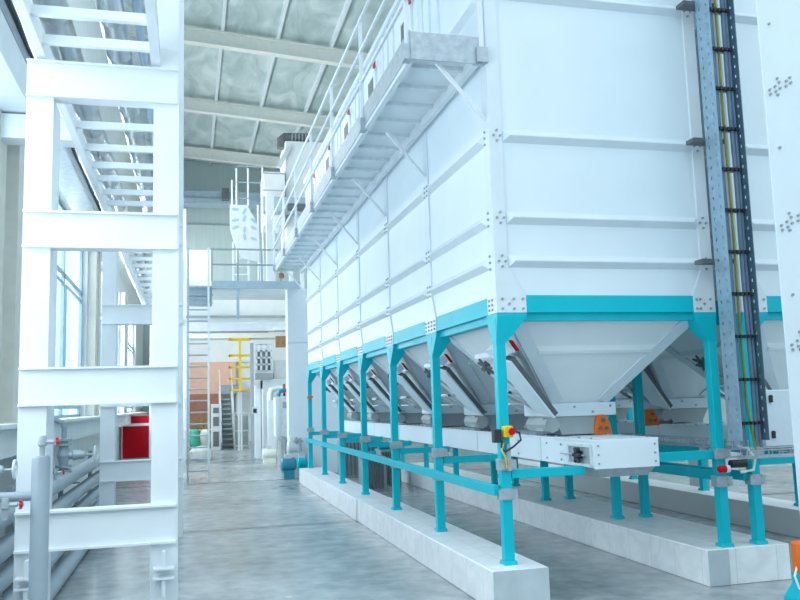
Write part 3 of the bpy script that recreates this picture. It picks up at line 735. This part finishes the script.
# dark machines standing on the floor beyond the aisle plinth
for i, (x_, y_, w_, h_) in enumerate(((.62, 8.6, .42, .62), (1.12, 9.4, .40, .70), (.75, 11.6, .55, .80), (1.4, 12.6, .5, .85))):
    bb = thing('dark_drive_unit', ['dark ribbed drive unit under the conveyor, nearest of the low ones behind the aisle posts', 'dark ribbed drive unit under the conveyor, second from the camera', 'dark ribbed drive unit at the far end under the conveyor, left one', 'dark ribbed drive unit at the far end under the conveyor, right one'][i], 'drive unit', (x_, y_, 0), 'dark drive units under the conveyor')
    MB().box(x_, x_+w_, y_, y_+.5, 0, h_).build('housing', SGREY, bb, bevel=.01)
    for k in range(6): MB().box(x_+.03+k*(w_-.05)/6, x_+.055+k*(w_-.05)/6, y_-.03, y_, .05, h_-.05).build('rib', DGREY, bb)
    MB().tube([(x_-.02, y_+.1, h_+.05), (x_+w_*.6, y_+.1, h_+.05)], .05, 10).build('shaft', TEAL, bb)
# tall white duct at the end of the bins
x0, x1, z0, z1 = rect(288, 277, 306, 436, 13.2)
td = thing('tall_white_duct', 'tall plain white duct standing at the far end of the aisle row of bins', 'duct', (x0, 13.2, 0))
MB().box(x0, x0+1.2, 13.2, 13.6, 0, 3.05).build('lower_casing', WHITE, td)
MB().box(x0, x0+1.2, 13.2, 13.6, 3.06, 4.35).build('upper_casing', WHITE, td)
# cross platform with ladder
YP = 12.35
pf = thing('cross_platform', 'platform with grey railing crossing the aisle at the far walkway end', 'platform', (-1.2, YP, 4.4))
px0, px1 = at(212, 280, YP).x, at(283, 280, YP).x
zf = at(250, 281, YP).z
MB().box(px0, px1+.4, YP, YP+.04, zf-.17, zf).build('fascia', BLUEG, pf)
MB().box(px0, px1+.4, YP+.04, YP+2.9, zf-.06, zf-.01).build('deck', WSTEEL, pf)
for z in (zf+.37, zf+.72): MB().tube([(px0, YP, z), (px1-.1, YP, z)], .02, 8).build('rail', SGREY, pf)
for fx in (0, .36, .70, .97): MB().box(px0+(px1-px0)*fx-.018, px0+(px1-px0)*fx+.018, YP-.018, YP+.018, zf, zf+.74).build('rail_post', SGREY, pf)
MB().box(px0+.36*(px1-px0)-.03, px0+.36*(px1-px0)+.03, YP+.02, YP+.08, zf-.85, zf-.17).build('hanger', BLUEG, pf)
la = thing('access_ladder', 'tall grey access ladder rising beside the gantry to the cross platform', 'ladder', (-2.35, YP, 0))
lx0, lx1 = -2.47, -2.03
for x in (lx0, lx1): MB().box(x-.022, x+.022, YP-.04, YP+.03, 0, zf+.74).build('stile', GALVW if x > -2.3 else GALV, la)
z = .25
while z < zf: MB().tube([(lx0, YP, z), (lx1, YP, z)], .018, 8).build('rung', GALV, la); z += .25
sg = thing('grey_shelf_box', 'blue-grey louvred box behind the top of the access ladder', 'louvre box', (-2.3, 12.9, 3.8))
x0, x1, z0, z1 = rect(188, 286, 212, 304, 12.9)
MB().box(x0, x1, 12.9, 13.4, z0, z1).build('box', BLUEG, sg)
s = MB()
for f in (.05, .5, .95): s.box(x0-.02, x1+.02, 12.84, 12.9, z0+(z1-z0)*f-.02, z0+(z1-z0)*f+.02)
s.build('louvre_bar', GALV, sg)
# white enclosure left of railing, gallery wall and lintels
tag(fbox('white_enclosure', (186, 250, 211, 289), 21, .9, WALLW), 'white enclosure box behind the ladder top, left of the railing', 'enclosure')
gl = thing('gallery', 'white gallery spanning the far aisle under the cross platform', 'gallery', (-1, 21, 4.5))
fbox('parapet', (186, 289, 300, 322), 21, .25, WALLW, gl)
fbox('soffit_beam', (186, 322, 300, 331), 20.9, .5, WSTEEL, gl)
for px in (187, 299):
    a = at(px, 331, 20.95); MB().box(a.x-.08, a.x+.08, 20.95, 21.1, 0, a.z).build('column', WSTEEL, gl)
fbox('edge_pipe', (186, 315.5, 300, 317.5), 20.8, .1, SGREY, gl)
tag(fbox('cream_lintel', (186, 324, 300, 338), 27, .3, BEIGE), 'cream lintel band across the far opening', 'lintel')
fbox('hanging_rail', (192, 330.5, 268, 333), 20.95, .08, SGREY, gl)
tag(fbox('salmon_partition', (186, 362, 236, 395), 30.5, .3, SALMON), 'salmon pink partition wall at the far end behind the ladder', 'partition')
tag(fbox('white_partition', (186, 340, 300, 362), 30.6, .3, WALLW), 'white wall band above the salmon partition', 'partition')
tag(fbox('white_far_partition', (236, 362, 300, 440), 30.7, .3, WALLW), 'white far wall right of the salmon partition, behind the stairs', 'partition')
tag(fbox('brown_partition', (186, 394, 222, 450), 30.4, .3, BROWN), 'reddish brown lower partition behind the ladder', 'partition')
x0, x1, z0, z1 = rect(186, 192, 290, 205, 31.5)
tag(MB().box(x0-2, x1+1, 31.5, 32.3, z0, z1).box(x0-2, x1+1, 31.4, 31.5, z0, z0+.25).build('wall_channel', BLUEP if False else BLUEG), 'blue-grey channel running along the far wall below the roof', 'channel')
# stacked planks, sacks and stair at the back
for i in range(5):
    x0, x1, z0, z1 = rect(190+i*4.6, 417, 193.8+i*4.6, 428.5, 29.5)
    tag(MB().box(x0, x1, 29.5, 30, z0, z1).build('wooden_crate', WOOD), 'small brown wooden crate stacked behind the ladder', 'crate', 'brown wooden crates behind the ladder')
r_ = rect(188, 428, 214, 429, 29.4)
sb = thing('shelf_board', 'grey bench carrying the brown crates behind the ladder', 'bench', (r_[0], 29.4, 0))
MB().box(r_[0], r_[1], 29.4, 30.1, r_[2]-.08, r_[2]).build('board', LGREY, sb)
for xx in (r_[0], r_[1]-.06): MB().box(xx, xx+.06, 29.4, 29.46, 0, r_[2]-.08).build('leg', LGREY, sb)
def sack(px0, py0, px1, py1, Y, m, label):
    x0, x1, z0, z1 = rect(px0, py0, px1, py1, Y); z0 = 0
    xc, hw = (x0+x1)/2, (x1-x0)/2
    mb = MB(); n = 7
    mb.tube([(xc, Y, z0), (xc, Y, z0+.02), (xc+.02, Y, z0+(z1-z0)*.3), (xc-.01, Y, z0+(z1-z0)*.7), (xc, Y, z1-.06), (xc, Y, z1)], [hw*.9, hw, hw*1.08, hw*1.02, hw*.8, hw*.25], 14)
    tag(mb.build('bulk_sack', m), label, 'sack', 'sacks beyond the ladder')
sack(189, 429, 200, 446, 27.6, GREEN, 'green sack beyond the ladder')
sack(200, 429, 211, 444, 28.5, CREAM, 'pale greenish sack beyond the ladder, right of the green one')
sack(190, 446, 212, 460, 20, CREAM, 'low pale sack on the floor in front of the green one')
stt = fthing('staircase', 'grey steel staircase at the far end of the aisle', 'staircase', 228, 447, 27)
N = 10
for i in range(N):
    yb = 447-i*5.1
    x0, x1, z0, z1 = rect(222.5, yb-5, 233.5, yb, 27)
    st = MB().box(x0, x1, 27+i*.22, 27.24+i*.22, max(z0, 0)+.05, max(z0, 0)+.10).box(x0, x1, 27.2+i*.22, 27.23+i*.22, max(z0, 0)-.08, max(z0, 0)+.06)
    st.build('tread', MGREY, stt)
for px in (221.5, 234.5):
    a = at(px, 446, 27); b = at(px, 393, 27)
    MB().bar((a.x, 27, max(a.z, 0)), (a.x, 29.3, b.z), .05, .30).build('stringer', LGREY, stt)
    MB().bar((a.x, 27, 1.0), (a.x, 29.3, b.z+1.0), .04, .04).build('handrail', LGREY, stt)
fbox('landing', (221, 385, 240, 394), 29.4, .9, SGREY, stt)
# yellow guard stand
ys_ = fthing('yellow_guard_tower', 'yellow guard rails round a far platform beyond the aisle', 'guard rail', 240, 400, 25)
fbox('post', (239, 338, 241.2, 392), 25, .1, YELLOW, ys_)
for px in (238.7, 241.2):
    a = at(px, 392, 25); MB().box(a.x-.03, a.x+.03, 25.0, 25.06, 0, a.z).build('leg', WSTEEL, ys_)
for py in (340, 356, 367.5, 379, 390):
    x0, x1, z0, z1 = rect(228, py-.6, 250, py+.8, 25)
    MB().box(x0, x1, 24.98, 25.05, z0, z1).box(x0, x0+.06, 24.3, 25, z0, z1).box(x1-.06, x1, 24.3, 25, z0, z1).box(x0, x1, 24.3, 24.36, z0, z1).build('rail', YELLOW, ys_)
# grey steel column and process machines
def machine_column(px0, px1, py0, py1, Y, m, label, dep=.3):
    x0, x1, z0, z1 = rect(px0, py0, px1, py1, Y)
    r = thing('equipment_column', label, 'column', ((x0+x1)/2, Y, 0), 'far equipment columns')
    MB().box(x0, x1, Y, Y+dep, 0.04, z1).build('shaft', m, r)
    MB().box(x0-.05, x1+.05, Y-.04, Y+dep+.04, 0, .04).build('base_plate', m, r)
    return r
machine_column(250.5, 254, 343, 460, 19, MGREY, 'slim grey column left of the white machine tower', .12)
machine_column(255, 261, 385, 455, 20, WSTEEL, 'white narrow column just right of the slim grey column')
mt = thing('machine_tower', 'white process machine tower beyond the bins, left of the tall white duct', 'machine', (.2, 19.5, 0))
x0, x1, z0, z1 = rect(263, 380, 290, 455, 19.5)
MB().box(x0, x0+.42, 19.5, 20.3, 0, z1).build('leg_casing', WSTEEL, mt)
MB().box(x0, x1+.6, 19.55, 20.3, z1-.25, z1).build('head_beam', WSTEEL, mt)
fr_ = rect(256, 344, 272, 378, 19.4)
cg = MB()
for f in (0, .33, .66, 1): 
    xx = fr_[0]+(fr_[1]-fr_[0])*f; cg.box(xx-.03, xx+.03, 19.4, 19.46, fr_[2], fr_[3])
for f in (0, .2, .4, .6, .8, 1):
    zz = fr_[2]+(fr_[3]-fr_[2])*f; cg.box(fr_[0], fr_[1], 19.4, 19.46, zz-.025, zz+.025)
cg.build('rack_frame', WSTEEL, mt)
fbox('rack_back', (257.5, 350, 270.5, 372), 19.9, .1, DGREY, mt)
fbox('motor_base', (255, 373, 273, 379), 19.35, .6, MGREY, mt)
fbox('pale_panel', (274, 360, 288, 378), 19.5, .4, LGREY, mt)
fbox('brown_window', (276, 336, 286, 347), 19.6, .2, WOOD, mt)
fbox('lamp_shade', (274, 327, 288, 330), 19.6, .3, WHITE, mt)
x0, x1, z0, z1 = rect(270, 388, 278, 430, 19)
MB().tube([(x0, 19, z0), (x0, 19, z1-.2), (x0+.05, 19, z1-.05), (x0+.2, 19, z1), (x0+.75, 19, z1)], .09, 12).build('bent_pipe', GALVW, mt)
a = at(269, 456, 18.5); b = at(273, 400, 18.5)
MB().box(a.x, a.x+.22, 18.6, 18.9, .35, b.z).build('white_riser', WSTEEL, mt)
MB().tube([(a.x+.05, 18.75, 0), (a.x+.05, 18.75, .4)], .04, 10).tube([(a.x+.2, 18.75, 0), (a.x+.2, 18.75, .4)], .04, 10).build('foot', DGREY, mt)
eb = thing('electrical_box', 'silver-blue wall box with vent and white side beside the tall white duct', 'electrical box', (-.2, 14.2, 1.2))
x0, x1, z0, z1 = rect(276, 397, 289.5, 437, 14.6)
MB().box(x0, x1, 14.6, 15.2, z0, z1).build('housing', GALVW, eb, bevel=.02)
MB().box(x0-.012, x0+.08, 14.58, 14.62, z0, z1).build('white_door', WHITE, eb)
for xx in (x0+.06, x1-.12): MB().box(xx, xx+.05, 14.85, 14.9, 0, z0).build('leg', GALVW, eb)
MB().box(x0+.17, x1-.06, 14.59, 14.605, z1-.28, z1-.12).build('vent', MGREY, eb)
tag(fbox('red_fire_pipe', (283.3, 384, 285.2, 396), 15, .08, RED), 'short red pipe above the silver-blue wall box', 'pipe')
MB_ = MB(); 
x0, x1, z0, z1 = rect(278, 391, 288, 397, 15)
tag(MB().tube([(x0, 15, z0+.03), (x0+.05, 15, z1), (x1-.02, 15, z1+.02), (x1, 15, z0+.03)], .06, 10).build('dark_hose', TEALD), 'dark blue hose on top of the silver-blue wall box', 'hose')
# pumps by the plinth end
def pump(px0, py0, px1, py1, Y, m, label):
    x0, x1, z0, z1 = rect(px0, py0, px1, py1, Y); z0 = 0
    r = thing('pump_motor', label, 'motor', ((x0+x1)/2, Y, 0), 'pumps and motors at the far plinth end')
    zc = z1-.16
    MB().tube([(x0, Y, zc), (x0+.03, Y, zc), (x1-.04, Y, zc), (x1, Y, zc)], [.11, .15, .15, .11], 16).build('motor_body', m, r)
    MB().box(x0+.05, x1-.05, Y-.14, Y+.14, 0, max(zc-.12, .05)).build('base', m, r)
    MB().box((x0+x1)/2-.08, (x0+x1)/2+.06, Y-.07, Y+.07, zc+.13, zc+.22).build('terminal_box', LGREY, r)
pump(281, 457, 296, 475, 12.3, TEALD, 'blue motor on the floor at the far end of the aisle plinth')
pump(297, 456, 307, 466, 12.8, TEAL, 'teal motor just behind the far plinth end')
pump(287, 440, 300, 455, 13.0, LGREY, 'pale grey pump behind the blue motor, by the tall white duct')
pump(262, 448, 277, 457, 17.5, CREAM, 'cream coloured pump at the foot of the white machine tower')
wc = fthing('wire_cage', 'grey wire mesh cage beside the far staircase', 'cage', 241, 446, 26.5)
x0, x1, z0, z1 = rect(234.5, 413, 249, 446, 26.5)
for f in (0, .5, 1): MB().box(x0+(x1-x0)*f-.03, x0+(x1-x0)*f+.03, 26.5, 26.56, 0, z1).build('upright', LGREY, wc)
for z in (.1, z1*.5, z1): MB().box(x0, x1, 26.5, 26.55, z-.03, z+.03).build('rail', LGREY, wc)
for i in range(9): MB().box(x0+(x1-x0)*(i+.5)/9-.012, x0+(x1-x0)*(i+.5)/9+.012, 26.52, 26.54, .1, z1).build('wire', MGREY, wc)
fbox('drum_stack', (235.5, 416, 248, 444), 27.2, .5, MGREY, wc)
pm = fthing('process_cabinet', 'pale machine cabinet with dark openings left of the far staircase', 'machine', 217, 450, 26)
x0, x1, z0, z1 = rect(211.5, 404, 220.5, 451, 26)
MB().box(x0, x1, 26, 26.8, 0, z1).build('body', LGREY, pm)
for f0, f1 in ((.08, .40), (.52, .72), (.80, .92)): MB().box(x0+.06, x1-.06, 25.98, 26, z1*f0, z1*f1).build('opening', DGREY, pm)
sd = fthing('valve_unit', 'small dark valve unit hanging beside the slim grey column', 'valve', 255, 411, 18.8)
x0, x1, z0, z1 = rect(252.5, 407, 257.5, 414, 18.8)
MB().box(x0, x1, 18.85, 19.1, z0, z1).build('body', LGREY, sd); MB().box(x0+.02, x1-.02, 18.83, 18.85, z0+.03, z1-.05).build('face', DARK, sd)
for i, (a_, b_, yy) in enumerate(((281.5, 436, 13.7), (285, 438, 13.9), (296, 437, 12.9), (300, 438, 12.9))):
    q = at(a_, b_, yy); tag(MB().tube([(q.x, yy, 0), (q.x, yy, max(q.z, .3))], .035, 10).tube([(q.x, yy, max(q.z, .3)-.1), (q.x, yy, max(q.z, .3)-.05)], .07, 10).build('pipe_stub', GALV if i % 2 else MGREY), ['first', 'second', 'third', 'fourth'][i]+' upright pipe stub from the left, standing among the pumps', 'pipe', 'pipe stubs among the pumps')
# red cabinet
rcb = fthing('red_cabinet', 'red cabinet with a white stripe seen through the gantry frame', 'cabinet', 136, 458, 20)
x0, x1, z0, z1 = rect(122.5, 416, 151, 458, 20)
MB().box(x0, x1+.2, 20, 20.6, z0, z1).build('body', RED, rcb)
MB().box(x0-.01, x1+.21, 19.98, 20, z1-.30, z1-.22).build('white_stripe', WHITE, rcb)
MB().box(x0, x1+.2, 20.02, 20.6, 0, z0).build('plinth', LGREY, rcb)

# stair tower of perforated sheet
stw = fthing('perforated_stair_tower', 'white stair tower with leaf-shaped holes in its cheeks, above the cross platform', 'stair tower', 245, 280, 15)
YS = 15.0
x0, x1, z0, z1 = rect(230, 205, 259, 262, YS)
pan = MB().prism([(x0, YS, z1), (x1-.3, YS, z1), (x1, YS, z1-.55), (x1, YS, z0), (x1-.45, YS, z0+.1), (x0+.1, YS, z0+.5), (x0, YS, z1-.6)], (0, .04, 0)).build('cheek_panel', LGREY, stw)
random.seed(3)
for i in range(12):
    cx, cz = x0+.14+(i % 3)*.23, z1-.12-(i//3)*.24-.05*(i % 2); t = (i*1.1) % 3.1;
    if cz < z0+.5-.9*(cx-x0-.1)+.15 or cx > x1-.06 or (cx > x1-.3 and cz > z1-.55-(x1-cx)*1.8+.4): continue
    a, b = .10, .042
    pts = [(cx+a*math.cos(u)*math.cos(t)-b*math.sin(u)*math.sin(t), YS-.006, cz+a*math.cos(u)*math.sin(t)+b*math.sin(u)*math.cos(t)) for u in [k*math.pi/4 for k in range(8)]]
    MB().prism(pts, (0, .005, 0)).build('leaf_cutout', BLUEG, pan)
x2, x3, z2, z3 = rect(262, 215, 284, 278, YS)
p2 = MB().prism([(x2, YS+.6, z2+.5), (x2+.25, YS+.6, z2+.45), (x3, YS+.6, z3), (x3, YS+.6, z3-.35), (x2+.4, YS+.6, z2), (x2, YS+.6, z2)], (0, .04, 0)).build('cheek_panel', WSTEEL, stw)
for px, pa, pb in ((232, 180, 206), (236.5, 168, 262), (248, 168, 206), (262.5, 166, 280), (258, 205, 280)):
    a = at(px, pa, YS); b = at(px, pb, YS); MB().tube([(a.x, YS+.02, b.z), (a.x, YS+.02, a.z)], .022, 8).build('upright', WSTEEL, stw)
for pa, xa, xb in ((166, 236, 263), (182, 236, 263), (198, 236, 250), (173, 263, 285), (190, 263, 285)):
    a = at(xa, pa, YS); b = at(xb, pa, YS); MB().tube([(a.x, YS, a.z), (b.x, YS, a.z)], .016, 8).build('rail', GALV, stw)
for px in (233.5, 249):
    a = at(px, 240, YS); b = at(px, 285, YS); MB().box(a.x-.025, a.x+.025, YS+.2, YS+.25, b.z, a.z).build('ladder_stile', WSTEEL, stw)
for py in (248, 257, 265, 273):
    a = at(233.5, py, YS); b = at(249, py, YS); MB().tube([(a.x, YS+.22, a.z), (b.x, YS+.22, a.z)], .016, 8).build('ladder_rung', WSTEEL, stw)
x0, x1, z0, z1 = rect(268, 232, 274, 285, YS)
MB().box(x0, x0+.2, YS+.3, YS+.5, z0-.3, z1+1.2).build('core_post', WSTEEL, stw)
# dust collector behind
dc = fthing('dust_collector', 'white dust collector box with a black elbow on top, behind the stair tower', 'dust collector', 300, 240, 19)
x0, x1, z0, z1 = rect(286, 142, 330, 240, 19)
MB().box(x0, x1+.3, 19, 20.6, z0, z1).build('housing', WALLW, dc)
x2, x3, z2, z3 = rect(264, 172, 285, 200, 18.8)
MB().box(x2, x3, 18.8, 20, z2-.8, z3).build('filter_chest', WALLW, dc)
a = at(283, 134, 19); 
MB().tube([(a.x, 19.4, a.z-.35), (a.x, 19.4, a.z-.05), (a.x+.1, 19.4, a.z+.02), (a.x+.25, 19.4, a.z+.03), (a.x+.95, 19.4, a.z+.03)], .15, 14).build('black_elbow', DGREY, dc)
c = MB()
for i in range(6): c.tube([(a.x+.3+i*.11, 19.4, a.z+.03), (a.x+.34+i*.11, 19.4, a.z+.03)], .17, 14)
c.build('elbow_rings', MGREY, dc)
b0, b1 = at(289, 148, 19), at(278, 168, 19)
MB().bar((b0.x, 18.95, b0.z), (b1.x, 18.95, b1.z), .14, .14).build('chute', LGREY, dc)
x0, x1, z0, z1 = rect(262, 197, 306, 211, 18.3)
MB().box(x0, x1+.4, 18.3, 18.8, z0, z1).build('front_panel', BLUEG, dc)
MB().tube([(x0+.75, 18.2, z0+.1), (x0+1.5, 18.2, z0+.1)], .12, 12).build('fan_motor', DGREY, dc)
for xx in (x0+.9, x0+1.25): MB().box(xx, xx+.12, 19.2, 19.32, 0, z0).build('leg', WSTEEL, dc)
tag(fbox('wall_unit', (222, 188, 229, 199), 31.0, .5, DGREY), 'small dark unit on the far wall left of the stair tower', 'wall unit')
tag(fbox('wall_panel', (186, 225, 232, 250), 32.85, .15, WALLG), 'grey-green panel on the far wall above the white enclosure', 'panel')
p = at(281.5, 277, 11.3); p.z = WZ-.062
tag(MB().tube([(p.x, 11.3, p.z-.05), (p.x, 11.3, p.z-.035), (p.x, 11.3, p.z+.03), (p.x, 11.3, p.z+.06)], [.04, .06, .06, .04], 12).build('alarm_bell', BROWN), 'small reddish bell under the far end of the walkway', 'bell')
